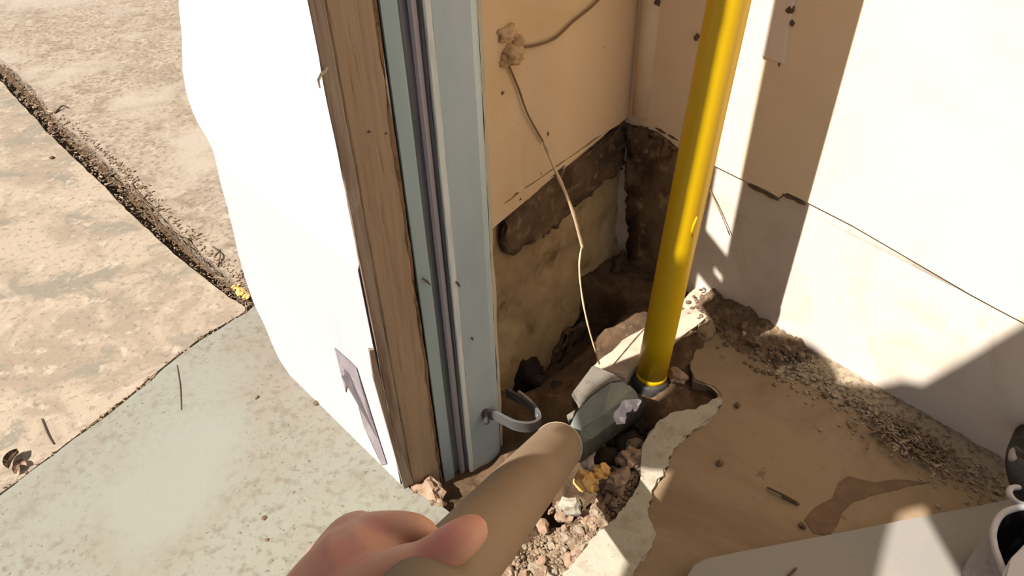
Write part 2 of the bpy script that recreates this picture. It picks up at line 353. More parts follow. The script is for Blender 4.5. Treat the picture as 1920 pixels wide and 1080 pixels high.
# ---- cavity wall
wb = root('wall_back'); wb['kind'] = 'structure'
Lw = .345
bseam = [(1174, 222), (1160, 234), (1120, 256), (1085, 282), (1050, 305), (1010, 335), (985, 350), (978, 362), (968, 360), (958, 372), (948, 378), (944, 384)]
Sb = [Vector(W(x, y, 2, .010)) for x, y in bseam]
bm = bmesh.new()
prism(bm, [Vector((-.02, 1.6)), Vector((-.02, Sb[0].y + .01))] + jitter_poly(Sb, .01, .001, 9)[:-1] + [Vector((Lw, Sb[-1].y - .03)), Vector((Lw, 1.6))],
      lambda p: wp(p.x, p.y, -.03, 2), lambda p: wp(p.x, p.y, .010, 2), .001)
obj('plaster_board', bm, M_board, wb)
bm = bmesh.new(); n1_, n2_ = 110, 90; rows = []
for j in range(n2_ + 1):
    row = []
    for i in range(n1_ + 1):
        s = -.01 + (Lw + .01) * i / n1_; z = -.15 + .41 * j / n2_
        o = .004 * fbm((s * 30, z * 30, 2), 4) - .006 * smoothstep(.1, .25, z) + .030 * (1 - smoothstep(-.10, .05, z))
        row.append(bm.verts.new(wp(s, z, o, 2)))
    rows.append(row)
for j in range(n2_):
    for i in range(n1_): bm.faces.new((rows[j][i], rows[j][i + 1], rows[j + 1][i + 1], rows[j + 1][i]))
bk = [bm.verts.new(wp(s, z, -.05, 2)) for s, z in ((-.01, -.15), (Lw, -.15), (Lw, .26), (-.01, .26))]
bm.faces.new(bk)
obj('damp_footing', bm, M_mould, wb, smooth=True)
# crusts of dark mould / soil stuck in the corner, along the board edge and down the corner
def crust(name, pts, which, m, seed, amp=.004, base=.0):
    """rough lumpy sheet stuck to a wall over a pixel outline"""
    P = [Vector(W(x, y, which, base)) for x, y in pts]
    P = jitter_poly(P, .005, .0045, seed)
    bm = bmesh.new(); prism(bm, P, lambda p: wp(p.x, p.y, base - .004, which), lambda p: wp(p.x, p.y, base, which))
    top = [f for f in bm.faces if abs(sum(((v.co - wp(0, 0, base, which)).dot(N1 if which == 1 else N2)) for v in f.verts)) < 1e-5]
    for _ in range(2):
        es = [e for e in set(e for f in top for e in f.edges) if e.calc_length() > .005]
        if not es: break
        r = bmesh.ops.subdivide_edges(bm, edges=es, cuts=1); bmesh.ops.triangulate(bm, faces=[f for f in bm.faces if len(f.verts) > 3])
        top = [f for f in bm.faces if all(abs((v.co - wp(0, 0, base, which)).dot(N1 if which == 1 else N2)) < 1e-5 for v in f.verts)]
    nr = N1 if which == 1 else N2
    bnd = set(v for e in bm.edges for v in e.verts if any(f not in top for f in e.link_faces))
    for v in set(v for f in top for v in f.verts):
        if v in bnd: continue
        v.co += nr * (amp * (.7 + 1.2 * fbm((v.co.x * 60, v.co.y * 60, v.co.z * 60 + seed), 4)))
    return obj(name, bm, m, wb if which == 2 else wr, smooth=True)
crust('mould_crust', [(1172, 228), (1120, 262), (1060, 305), (985, 360), (948, 385), (944, 470), (962, 480), (990, 455), (1040, 430), (1060, 395), (1100, 370), (1125, 335), (1160, 318), (1175, 300)], 2, M_mould_dark, 3, .004, .006)
crust('mould_crust', [(1170, 470), (1150, 510), (1140, 560), (1100, 600), (1060, 625), (1040, 660), (1035, 690), (1000, 705), (990, 740), (1060, 760), (1120, 690), (1175, 600), (1185, 500)], 2, M_mould_dark, 5, .006, .030)
crust('mould_crust', [(1176, 234), (1232, 246), (1268, 272), (1300, 300), (1285, 360), (1262, 470), (1240, 590), (1180, 620)], 1, M_mould_mid, 7, .005, .002)
crust('mould_crust', [(1176, 232), (1180, 300), (1210, 310), (1262, 292), (1240, 262), (1205, 240)], 1, M_mould_dark, 8, .004, .006)

# ---- left wall: low white plinth in front, taller white wall set back
J0 = Vector((-.118, .457))
K1 = g2(536, 697)
edge_px = [(312, -200), (322, -60), (335, 0), (340, 60), (345, 160), (365, 220), (400, 280), (415, 350), (430, 400), (445, 470), (462, 530), (476, 570), (496, 610), (510, 645), (524, 675), (545, 706)]
def end_curve(a, b, off):
    """how far along the face a->b the broken end stands at each height (follows the ragged edge)"""
    d_ = Vector((b.x - a.x, b.y - a.y, 0)).normalized(); n_ = Vector((d_.y, -d_.x, 0)); out = []
    for x, y in edge_px:
        p = PL(x, y, Vector((a.x, a.y, 0)), n_); out.append((p.z, (p - Vector((a.x, a.y, 0))).dot(d_)))
    out.sort(); return d_, out
def lerp_curve(c, z):
    if z <= c[0][0]: return c[0][1]
    for (z0_, a), (z1_, b) in zip(c, c[1:]):
        if z <= z1_: return a + (b - a) * (z - z0_) / (z1_ - z0_)
    return c[-1][1]
def ragged_wall(name, a, b, backs, z0_, z1_, parent, nz=90, m=None):
    d_, cv = end_curve(a, b, 0); bm = bmesh.new(); rings = []
    for j in range(nz + 1):
        z = z0_ + (z1_ - z0_) * j / nz; s_ = lerp_curve(cv, z) + .0012 * noise.noise(Vector((0, 0, z * 60)))
        tip = Vector((a.x, a.y, 0)) + d_ * s_
        pts = [Vector((a.x, a.y, 0)), tip, tip + Vector((-.004, .045, 0))] + [Vector((q.x, q.y, 0)) for q in backs]
        rings.append([bm.verts.new(p + Vector((0, 0, z))) for p in pts])
    n = len(rings[0])
    for A_, B_ in zip(rings, rings[1:]):
        for i in range(n): bm.faces.new((A_[i], A_[(i + 1) % n], B_[(i + 1) % n], B_[i]))
    bm.faces.new(rings[-1]); bm.faces.new(list(reversed(rings[0])))
    bmesh.ops.triangulate(bm, faces=[f for f in bm.faces if len(f.verts) > 4])
    return obj(name, bm, m or M_white, parent)
wl = root('wall_left'); wl['kind'] = 'structure'
PF = [Vector((J0.x - .003, J0.y + .004)), None, K1]
ragged_wall('plinth', PF[0], K1, [Vector((-.20, .66)), Vector((-.120, .575))], -.05, .285, wl, 60, M_plinth)
ragged_wall('wall_body', Vector((-.128, .590)), Vector((-.268, .640)), [Vector((-.20, .72)), Vector((-.085, .655))], .20, 1.5, wl, 120)
# painted shadow of a thin sliver on the plinth face
pn = Vector((PF[0].y - PF[2].y, PF[2].x - PF[0].x, 0)).normalized()
if pn.y > 0: pn = -pn
p0 = Vector((PF[0].x, PF[0].y, 0))
def onp(x, y, off): q = PL(x, y, p0 + pn * off, pn); return q
bm = bmesh.new()
pp = [(627, 652), (650, 672), (668, 690), (680, 730), (690, 775), (712, 830), (725, 870), (715, 872), (700, 835), (682, 800), (672, 750), (655, 700), (645, 690), (648, 735), (640, 705)]
hi = [bm.verts.new(onp(x, y, .0010)) for x, y in pp]; lo = [bm.verts.new(onp(x, y, -.002)) for x, y in pp]
bm.faces.new(hi); bm.faces.new(list(reversed(lo)))
for i in range(len(pp)): bm.faces.new((lo[i], lo[(i + 1) % len(pp)], hi[(i + 1) % len(pp)], hi[i]))
bmesh.ops.triangulate(bm, faces=[f for f in bm.faces if len(f.verts) > 4])
obj('sliver_shadow', bm, M_streak, wl)

# ================================================================== JAMB: post + studs (free-standing, lit past on both sides)
jd = Vector((math.cos(math.radians(28)), math.sin(math.radians(28)), 0)); jn = Vector((jd.y, -jd.x, 0))   # along the face / out of it
bd = Vector((-.20, .98, 0)).normalized()
def JP(s, dep, z): return Vector((J0.x, J0.y, 0)) + jd * s + bd * dep + Vector((0, 0, z))
ZT = 1.5
def jprof(name, pts, m, parent, z0=-.05, z1=ZT, wob=0, bev=0, nz=60, seed=0):
    bm = bmesh.new(); rings = []
    for j in range(nz + 1):
        z = z0 + (z1 - z0) * j / nz
        if wob: z0_ = z
        rings.append([bm.verts.new(JP(s + (wob * (noise.noise(Vector((i * 9.1 + seed, 0, z * 22))) + .5 * noise.noise(Vector((i * 3.1 + seed, 7, z * 110)))) if wob else 0), dpt + (wob * noise.noise(Vector((i * 5.3, seed + 4, z * 45))) if wob else 0), z)) for i, (s, dpt) in enumerate(pts)])
    n = len(pts)
    for a, b in zip(rings, rings[1:]):
        for i in range(n): bm.faces.new((a[i], a[(i + 1) % n], b[(i + 1) % n], b[i]))
    bm.faces.new(rings[-1]); bm.faces.new(list(reversed(rings[0])))
    bmesh.ops.triangulate(bm, faces=[f for f in bm.faces if len(f.verts) > 4])
    loc = parent.location if parent else Vector()
    rel(bm, loc)
    return obj(name, bm, m, parent)
post = root('wooden_post', JP(.02, .03, -.02))
tag(post, 'weathered brown wooden post standing between the white wall and the steel studs', 'post')
jprof('timber', [(.0105, .001), (.012, 0), (.0405, 0), (.042, .002), (.042, .042), (.0105, .042)], M_wood, post, wob=.0006, nz=140)
jprof('edge_strip', [(.000, .0012), (.0012, .0), (.0098, .0), (.0105, .0015), (.0105, .042), (.000, .042)], M_wood_dk, post, wob=.0007, nz=140, seed=3)
jprof('bark_edge', [(.0408, -.0003), (.0430, .0005), (.0430, .03), (.0408, .03)], M_bark, post, wob=.0016, nz=260, seed=8)
jprof('shadow_caster_block', [(.004, .0425), (.044, .0425), (.044, .078), (.004, .078)], M_wood_dk, post, z0=.50, nz=20)  # unseen block added above the view to widen the jamb's shadow
bm = bmesh.new()
for p in [[(600, 165), (597, 150), (603, 138), (612, 130)], [(603, 140), (608, 135), (614, 126)]]:
    tube(bm, [PL(x, y, JP(0, -.002, 0), jn) for x, y in p], [.0006, .001, .001, .0004][:len(p)], 6)
rel(bm, post.location); obj('splinter', bm, M_rim, post)
bm = bmesh.new()
for x, y in ((692, 247), (724, 250)): rock(bm, PL(x, y, JP(0, -.0003, 0), jn), .0012, x, 1)
rel(bm, post.location); obj('nail_hole', bm, M_twig, post)
# dark lower edging
bm = bmesh.new()
P = [PL(x, y, JP(0, -.0012, 0), jn) for x, y in [(692, 655), (700, 655), (712, 705), (735, 800), (775, 905), (757, 915), (728, 810), (700, 710)]]
top = [bm.verts.new(p + jn * .0012) for p in P]; lo = [bm.verts.new(p - jn * .002) for p in P]
bm.faces.new(top); bm.faces.new(list(reversed(lo)))
for i in range(len(P)): bm.faces.new((lo[i], lo[(i + 1) % len(P)], top[(i + 1) % len(P)], top[i]))
rel(bm, post.location); obj('torn_facing', bm, M_wood_dk, post)

s1 = root('steel_stud', JP(.055, .03, -.02)); tag(s1, 'blue-grey galvanized steel stud next to the wooden post, with a dark recess', 'steel stud')
t = .0012
jprof('flange', [(.0445, .003), (.0455, .0012), (.0560, .0012), (.0572, .003), (.0572, .012), (.0560, .012), (.0560, .0035), (.0455, .0035), (.0455, .040), (.0445, .040)], M_galv, s1, wob=.0003)
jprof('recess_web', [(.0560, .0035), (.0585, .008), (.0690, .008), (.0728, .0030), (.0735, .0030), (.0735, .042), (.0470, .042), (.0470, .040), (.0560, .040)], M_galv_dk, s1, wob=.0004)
jprof('inner_lip', [(.0640, .0040), (.0665, .0022), (.0700, .0034), (.0700, .0085), (.0640, .0085)], mat('mauve_grey_lip', C(.30, .28, .31), [('noise', 20, .4, .75, C(.22, .21, .235), 5, (8, 8, .3))], .6, .2), s1, wob=.0003)
s2 = root('steel_stud', JP(.095, .03, -.02)); tag(s2, 'brighter galvanized steel stud on the right, pale worn corner, beside the open cavity', 'steel stud')
jprof('flange', [(.0800, -.0005), (.1085, -.0005), (.1125, .0015), (.1145, .006), (.1145, .040), (.1130, .040), (.1130, .008), (.108, .0015), (.0800, .0015)], M_galv2, s2, wob=.0003)
jprof('worn_corner', [(.0738, .004), (.0745, .000), (.0755, -.0008), (.0800, -.0008), (.0800, .002), (.0755, .0025), (.0752, .040), (.0738, .040)], M_galv_edge, s2, wob=.0005, nz=140)
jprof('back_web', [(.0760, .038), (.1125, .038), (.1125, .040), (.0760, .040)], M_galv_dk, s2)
jprof('drywall_edge', [(.1150, .007), (.1185, .009), (.1190, .03), (.1150, .03)], M_edge, s2, wob=.0012, nz=200, seed=2)
def scratch(x, y, x2, y2, par):
    bm = bmesh.new(); A_, B_ = PL(x, y, JP(.09, -.0012, 0), jn), PL(x2, y2, JP(.09, -.0012, 0), jn)
    tube(bm, [A_, (A_ + B_) / 2 + Vector((0, 0, .0007)), B_], [.0006, .001, .0003], 6); rel(bm, par.location); obj('scratch', bm, M_twig, par)
scratch(792, 522, 808, 535, s1); scratch(855, 528, 863, 538, s2); scratch(884, 633, 888, 638, s2)
# perforated strap bridging stud and wall, above the picture
bm = bmesh.new()
a_ = JP(.02, .066, 0); b2 = Vector((-.128, .60, 0)); dv = (b2 - a_); Ls = dv.length; dv.normalize(); nv = Vector((-dv.y, dv.x, 0))
zb, zt = .515, .585
def strap_pt(s, z, o): return a_ + dv * s + nv * o + Vector((0, 0, z))
cells = [0, .012, .026, .05, .064, Ls + .01]; zc = [zb, zb + .028, zb + .037, zt]
def quad(s0_, s1_, z0_, z1_):
    v = [bm.verts.new(strap_pt(s, z, o)) for o in (-.001, .001) for s, z in ((s0_, z0_), (s1_, z0_), (s1_, z1_), (s0_, z1_))]
    for f in ((0, 1, 2, 3), (7, 6, 5, 4), (0, 4, 5, 1), (1, 5, 6, 2), (2, 6, 7, 3), (3, 7, 4, 0)): bm.faces.new([v[k] for k in f])
for i in range(5):
    for j in range(3):
        if j == 1 and i in (1, 3): continue
        quad(cells[i], cells[i + 1], zc[j], zc[j + 1])
lc = strap_pt(0, zb, 0)
o = obj('perforated_strap', bm, M_galv, at=lc); tag(o, 'slotted steel strap tying the studs to the white wall, just above the picture', 'metal strap')

# ================================================================== YELLOW PIPE and fitting
def solve_u(x, y, u):
    r = ray(x, y); t_ = (u - NN.dot(CP)) / NN.dot(r); return CP + r * t_
pb, pt = solve_u(1221, 704, .4752), solve_u(1367, 0, .4752)
ax = (pt - pb).normalized()
pr = .0178
pipe = root('yellow_pipe', pb); tag(pipe, 'bright yellow plastic pipe rising out of the black fitting', 'pipe')
bm = bmesh.new(); tube(bm, [pb + ax * (i * .06) - pb for i in range(22)], pr, 40)
obj('pipe', bm, M_yellow, pipe, smooth=True)
bm = bmesh.new(); tube(bm, [Vector((0, 0, 0)) - ax * .004, ax * .002, ax * .006], [pr * .97, pr * 1.03, pr * 1.01], 40); obj('pipe_end', bm, M_yellow, pipe, smooth=True)
bm = bmesh.new(); nk = (solve_u(1305, 428, .455) - pb); side = ray(1, 0); 
cx = CM @ Vector((1, 0, 0)); tk = ax * (nk.dot(ax)); dirn = (cx - ax * cx.dot(ax)).normalized(); vf = (-ray(1290, 430)); vf = (vf - ax * vf.dot(ax)).normalized()
q0 = (dirn * .60 + vf * .80).normalized()
tube(bm, [tk + q0 * (pr + .0002) + ax * .012, tk + q0 * (pr + .0012) + ax * .004 - dirn * .002, tk + q0 * (pr + .0012) - dirn * .0025 - ax * .004, tk + q0 * (pr + .0002) - ax * .012], [.0006, .0013, .0013, .0006], 8)
obj('nick', bm, M_yellow, pipe, smooth=True)

fit = root('pipe_fitting', pb - ax * .05); tag(fit, 'black plastic pipe fitting in the hole with a grey clamp housing, under the yellow pipe', 'pipe fitting')
fo = fit.location
bm = bmesh.new(); tube(bm, [pb - ax * .075 - fo, pb - ax * .03 - fo, pb - ax * .004 - fo, pb + ax * .000 - fo], [pr * 1.35, pr * 1.35, pr * 1.3, pr * 1.1], 32)
obj('socket', bm, M_black, fit, smooth=True)
# horizontal barrel toward the tan tube
e0, e1 = AT(1200, 745, (CM.transposed() @ (pb - CP)).z + .01), AT(1075, 835, .775)
bm = bmesh.new(); P = catmull([e0 - ax * .01, e0 * .55 + e1 * .45, e1], 8); tube(bm, [p - fo for p in P], [.019] * len(P), 24, round_cap=True); obj('barrel', bm, M_black, fit, smooth=True)
def camslab(name, pix, depths, thick, m, parent, bev=.0015, lab=None):
    """a moulded plate: outline at per-corner depths, given real thickness away from the viewer side"""
    P = [AT(x, y, dd_) for (x, y), dd_ in zip(pix, depths)]
    n = (P[1] - P[0]).cross(P[-1] - P[0]).normalized()
    if n.dot(CP - P[0]) < 0: n = -n
    bm = bmesh.new(); hi = [bm.verts.new(p - fo) for p in P]; lo = [bm.verts.new(p - n * thick - fo) for p in P]; N_ = len(P)
    bm.faces.new(hi); bm.faces.new(list(reversed(lo)))
    for i in range(N_): bm.faces.new((lo[i], lo[(i + 1) % N_], hi[(i + 1) % N_], hi[i]))
    if bev: bmesh.ops.bevel(bm, geom=list(bm.edges), offset=bev, segments=2, affect='EDGES', clamp_overlap=True)
    o = obj(name, bm, m, parent)
    if lab: o['label'] = lab
    return o
camslab('housing', [(1058, 812), (1078, 770), (1105, 740), (1145, 712), (1172, 712), (1186, 735), (1170, 752), (1130, 778), (1090, 808), (1068, 822)], [.752, .758, .765, .775, .782, .785, .770, .758, .748, .745], .022, M_gplas, fit, .003)
camslab('plate', [(1074, 735), (1112, 684), (1150, 700), (1168, 712), (1140, 716), (1104, 742), (1090, 762), (1086, 748)], [.775, .795, .797, .793, .785, .775, .768, .772], .010, M_label, fit, .001, 'dusty grey flat plate on the clamp housing')
camslab('plate', [(1062, 778), (1078, 768), (1074, 784), (1066, 788)], [.762, .765, .760, .757], .006, M_label, fit, .0005, 'small grey tab of the plate')
# mud lumps in the hole, near-black to carry its shade in their colour
bm = bmesh.new()
for x, y, z, r in ((1045, 740, -.03, .022), (1010, 720, -.03, .018), (1150, 830, -.05, .016), (1195, 800, -.045, .018), (1225, 770, -.035, .018), (1040, 765, -.048, .030), (1130, 862, -.055, .022), (1178, 838, -.050, .022), (1215, 806, -.046, .020), (1085, 705, -.052, .024), (985, 705, -.070, .028), (1240, 735, -.034, .014)):
    rock(bm, G(x, y, z), r, x, 3, .8)
o = obj('dark_mud', bm, mat('shade_black_mud', C(.022, .014, .008), [('noise', 60, .55, .7, C(.06, .038, .02), 5, None)], .8, bump=[(120, .8, .002, None)]), smooth=True, at=G(1100, 780, -.05)); tag(o, 'mud in the hole around the fitting, blackened for the shade there', 'mud', kind='stuff')
# grey strap hooked on the stud
sp = root('grey_strap', AT(955, 785, .80)); tag(sp, 'dark grey plastic bracket hooked round the right steel stud above the tan tube', 'bracket')
so = sp.location
def ribbon(path, wid, th, m, name, up=Vector((0, 0, 1))):
    P = catmull(path, 7); bm = bmesh.new(); rings = []
    for i, p in enumerate(P):
        t_ = (P[min(i + 1, len(P) - 1)] - P[max(i - 1, 0)]).normalized(); s_ = t_.cross(up).normalized(); u_ = s_.cross(t_).normalized()
        rings.append([bm.verts.new(p + u_ * a1 * wid / 2 + s_ * b1 * th / 2 - so) for a1, b1 in ((-1, -1), (1, -1), (1, 1), (-1, 1))])
    for A_, B_ in zip(rings, rings[1:]):
        for k_ in range(4): bm.faces.new((A_[k_], A_[(k_ + 1) % 4], B_[(k_ + 1) % 4], B_[k_]))
    bm.faces.new(rings[0]); bm.faces.new(list(reversed(rings[-1])))
    return obj(name, bm, m, sp)
ribbon([AT(912, 776, .765), AT(930, 780, .765), AT(965, 797, .762), AT(995, 800, .768), AT(1012, 790, .782), AT(1005, 772, .80), AT(985, 755, .82), AT(950, 735, .84)], .013, .003, M_dkgrey, 'band')
bm = bmesh.new(); tube(bm, [AT(908, 768, .763) - so, AT(912, 790, .763) - so], .0035, 10, round_cap=True); obj('hook', bm, M_black, sp, smooth=True)
bm = bmesh.new(); tube(bm, [p - so for p in catmull([AT(972, 734, .828), AT(990, 748, .815), AT(1006, 766, .80), AT(1010, 780, .79)], 6)], .0018, 8); obj('piping', bm, mat('pale_mauve_piping', C(.35, .31, .33), [], .5), sp, smooth=True)
camslab_o = fo
# foil scrap
fc = AT(1172, 778, .745)
bm = bmesh.new(); path = [(1198, 762), (1186, 757), (1172, 764), (1163, 778), (1164, 795)]
P = catmull([AT(x, y, .742 + .002 * i) for i, (x, y) in enumerate(path)], 5); wv_ = ray(1172, 780).cross(ax).normalized()
prev = None
for i, p in enumerate(P):
    t_ = (P[min(i + 1, len(P) - 1)] - P[max(i - 1, 0)]).normalized(); s_ = t_.cross(ray(1172, 780)).normalized(); wd = .0055 * (1 + .2 * math.sin(i * .9))
    cr = [bm.verts.new(p - s_ * wd + ray(1, 1) * 0), bm.verts.new(p - ray(1172, 780).normalized() * .003 * math.sin(i * .8)), bm.verts.new(p + s_ * wd)]
    if prev: bm.faces.new((prev[0], prev[1], cr[1], cr[0])); bm.faces.new((prev[1], prev[2], cr[2], cr[1]))
    prev = cr
bmesh.ops.solidify(bm, geom=list(bm.faces), thickness=.0006)
tag(obj('foil_scrap', bm, M_foil, at=fc), 'crumpled curl of shiny silver foil on the black fitting', 'foil')

# ================================================================== TAN TUBE
ta, tb = AT(1045, 838, .735), AT(868, 1045, .430)
tx = (tb - ta).normalized(); Lt = (tb - ta).length
tub = root('tan_tube', ta); tag(tub, 'matte tan open-ended tube held in the hand and pointing down into the hole', 'tube')
bm = bmesh.new(); R_ = .0245; Lfull = Lt + .10; seg = 48
prof = [(0, R_ - .0022), (0, R_), (.0, R_), (.004, R_), (Lfull * .35, R_), (Lfull * .7, R_ * .98), (Lfull, R_ * .96), (Lfull, R_ * .8), (.003, R_ - .0022)]
e_ = tx.orthogonal().normalized(); f_ = tx.cross(e_)
rings = [[bm.verts.new(tx * s + (e_ * math.cos(2 * math.pi * k / seg) + f_ * math.sin(2 * math.pi * k / seg)) * r) for k in range(seg)] for s, r in prof]
for A_, B_ in zip(rings, rings[1:]):
    for k in range(seg): bm.faces.new((A_[k], A_[(k + 1) % seg], B_[(k + 1) % seg], B_[k]))
bmesh.ops.remove_doubles(bm, verts=bm.verts, dist=1e-6)
obj('barrel', bm, M_tube, tub, smooth=True)
bm = bmesh.new(); tube(bm, [tx * 0.0 + (e_ * math.cos(2 * math.pi * k / 48) + f_ * math.sin(2 * math.pi * k / 48)) * (R_ - .0009) for k in range(49)], .0013, 8, cap=False); obj('rim', bm, M_rim, tub, smooth=True)
bm = bmesh.new(); tube(bm, [tx * (Lfull - .03), tx * (Lfull + .012)], [R_ * .9, R_ * .86], 32, round_cap=True); obj('end_plug', bm, M_black, tub, smooth=True)

# ================================================================== PERSON
def remesh_obj(name, bm, m, voxel, smooth_it, parent=None, at=None):
    o = obj(name, bm, m, parent, at=at)
    md = o.modifiers.new('r', 'REMESH'); md.mode = 'VOXEL'; md.voxel_size = voxel; md.use_smooth_shade = True
    ms = o.modifiers.new('s', 'SMOOTH'); ms.iterations = smooth_it; ms.factor = .5
    dg = bpy.context.evaluated_depsgraph_get(); me = bpy.data.meshes.new_from_object(o.evaluated_get(dg))
    o.modifiers.clear(); o.data = me
    for p in me.polygons: p.use_smooth = True
    return o
def limb(bm, pts, radii, seg=20):
    P = catmull(pts, 6); n = len(pts); R = []
    for i in range(n - 1):
        for j in range(6): R.append(radii[i] + (radii[i + 1] - radii[i]) * j / 6)
    R.append(radii[-1]); tube(bm, P, R, seg, round_cap=True)
SHc = UW(.250, .595, .92); SHr = UW(.178, .775, .98); SHl = UW(.335, .445, .80); CHEST = UW(.28, .47, .86); BELLY = UW(.160, .250, .83); HIP = Vector((-.61, -.18, .76))
HEAD = UW(.396, .455, .72)
WR = AT(560, 1200, .40)          # left wrist, just under the picture
PALM = AT(690, 1075, .415)
EL = UW(.100, .15, .50)
ELr = UW(.175, .582, .76); WRr = Vector((-.075, .02, .70))
bm = bmesh.new()
pd = (SHc - HIP).normalized()
limb(bm, [HIP, BELLY, CHEST, SHc], [.12, .086, .080, .055], 28)
limb(bm, [SHr, SHc, SHl], [.05, .058, .05])
limb(bm, [SHc + Vector((.0, .03, 0)), HEAD + Vector((-.01, -.04, .08))], [.048, .045])
limb(bm, [SHr, (SHr + ELr) / 2, ELr], [.052, .047, .038]); limb(bm, [ELr, (ELr + WRr) / 2, WRr], [.038, .038, .027])
limb(bm, [SHl, (SHl + EL) / 2 + Vector((-.02, 0, 0)), EL], [.052, .046, .038]); limb(bm, [EL, (EL + WR) / 2, WR], [.038, .036, .027])
sidev = Vector((-.5, .55, 0)).normalized()
for sgn in (-1, 1):
    h = HIP + sidev * sgn * .09; kn = h + Vector((.30, .12 + sgn * .0, -.28)) + sidev * sgn * .10
    if sgn == -1: kn = h + Vector((.22, -.22, -.30))
    an = Vector((kn.x - .22, kn.y - .12, .09)); toe = an + Vector((.15, .08, -.05))
    limb(bm, [h, (h + kn) / 2, kn], [.095, .08, .058]); limb(bm, [kn, (kn + an) / 2 - Vector((.02, .0, 0)), an], [.056, .058, .038]); limb(bm, [an + Vector((-.03, 0, -.05)), an + Vector((.05, .03, -.045)), toe], [.036, .04, .032])
# head, looking down toward the pipe
fwd = (Vector((.05, .5, .0)) - HEAD).normalized(); rt = fwd.cross(Vector((0, 0, 1))).normalized(); hu = rt.cross(fwd)
HR = Matrix((rt, fwd, hu)).transposed()
def hp(a, b, c): return HEAD + rt * a + fwd * b + hu * c
ellipsoid(bm, hp(0, -.012, .02), (.072, .09, .085), HR, 28, 20); ellipsoid(bm, hp(0, .02, -.045), (.052, .062, .062), HR, 24, 16)
limb(bm, [hp(0, .075, .012), hp(0, .095, -.02)], [.008, .013], 12)
for sg in (-1, 1):
    ellipsoid(bm, hp(sg * .073, -.01, -.01), (.008, .018, .03), HR, 12, 8); ellipsoid(bm, hp(sg * .03, .068, .012), (.014, .012, .009), HR, 12, 8)
ellipsoid(bm, hp(0, .078, -.052), (.024, .009, .008), HR, 14, 8)
# right hand, closed loosely above the viewpoint's right, out of the picture
hv = (WRr - ELr).normalized(); hsd = hv.cross(Vector((1, 0, 0))).normalized()
limb(bm, [WRr, WRr + hv * .06], [.026, .034])
for k_ in range(4):
    b0 = WRr + hv * .085 + hsd * (.02 * (k_ - 1.5)); limb(bm, [b0 - hv * .03, b0 + hv * .01, b0 + hv * .02 - Vector((.022, 0, 0)), b0 + hv * .0 - Vector((.038, 0, 0))], [.0105, .0098, .009, .0078], 12)
limb(bm, [WRr + hv * .02 + hsd * .02, WRr + hv * .05 + hsd * .045, WRr + hv * .075 + hsd * .04 - Vector((.025, 0, 0))], [.014, .0115, .0095], 12)
# LEFT HAND: back of the fist, index curled over the tube, thumb laid along it
A = AT
limb(bm, [WR, A(610, 1150, .405), A(680, 1090, .41)], [.027, .030, .034], 20)
ellipsoid(bm, A(690, 1085, .425), (.040, .036, .030), None, 24, 16)
limb(bm, [A(640, 1075, .425), A(672, 1020, .423), A(700, 1003, .422)], [.024, .0195, .0135], 16)
# index finger
limb(bm, [A(675, 1040, .42), A(690, 1002, .415), A(738, 988, .41), A(782, 992, .408), A(806, 1012, .412)], [.0125, .0116, .0090, .0082, .0076], 16)
# thumb over it, tip on the tube
limb(bm, [A(660, 1130, .385), A(730, 1082, .378), A(800, 1050, .374), A(856, 1016, .372), A(884, 996, .376)], [.0185, .0142, .0105, .0108, .0090], 16)
# middle, ring, little fingers round the underside of the tube
for k_, (px_, py_) in enumerate(((690, 1120), (720, 1180), (760, 1235))):
    limb(bm, [A(px_ - 10, py_ - 10, .43), A(px_ + 50, py_ - 40, .462), A(px_ + 110, py_ - 50, .478), A(px_ + 150, py_ - 45, .482)], [.0115, .0105, .0095, .0082 - k_ * .0005], 14)
body = remesh_obj('person', bm, M_skin, .0025, 3, at=Vector((-.5, -.25, 0)))
tag(body, 'person reaching in from the lower left, bare hand gripping the tan tube', 'person')
def garment(name, parts, m):
    bm = bmesh.new()
    for pts, rad in parts: limb(bm, pts, rad, 24)
    rel(bm, body.location)
    return remesh_obj(name, bm, m, .006, 4, body)
garment('shirt', [([HIP + pd * .03, BELLY, CHEST, SHc], [.128, .092, .086, .060]),
    ([SHr, SHc, SHl], [.057, .065, .057]), ([SHr, (SHr + ELr) / 2], [.058, .055]), ([SHl, (SHl + EL) / 2 + Vector((-.02, 0, 0))], [.062, .058])], M_cloth)
M_shoe = mat('dark_shoe_leather', C(.035, .03, .028), [], .6)
for sgn in (-1, 1):
    h = HIP + sidev * sgn * .09; kn = h + Vector((.30, .12, -.28)) + sidev * sgn * .10
    if sgn == -1: kn = h + Vector((.22, -.22, -.30))
    an = Vector((kn.x - .22, kn.y - .12, .09)); toe = an + Vector((.17, .09, -.05))
    bm = bmesh.new(); limb(bm, [an + Vector((-.035, -.01, -.045)), an + Vector((.05, .03, -.045)), toe], [.044, .047, .040]); limb(bm, [an + Vector((0, 0, .03)), an + Vector((0, 0, -.03))], [.047, .047]); rel(bm, body.location)
    remesh_obj('shoe', bm, M_shoe, .006, 4, body)
legs = []
for sgn in (-1, 1):
    h = HIP + sidev * sgn * .09; kn = h + Vector((.30, .12, -.28)) + sidev * sgn * .10
    if sgn == -1: kn = h + Vector((.22, -.22, -.30))
    an = Vector((kn.x - .22, kn.y - .12, .11))
    legs += [([h, (h + kn) / 2, kn], [.105, .09, .068]), ([kn, (kn + an) / 2 - Vector((.02, 0, 0)), an], [.066, .067, .052])]
garment('trousers', legs + [([HIP - sidev * .05, HIP + sidev * .05], [.138, .138])], M_denim)
bm = bmesh.new(); ellipsoid(bm, hp(0, -.022, .030), (.078, .092, .086), HR, 28, 20); rel(bm, body.location); obj('hair', bm, M_hair, body, smooth=True)
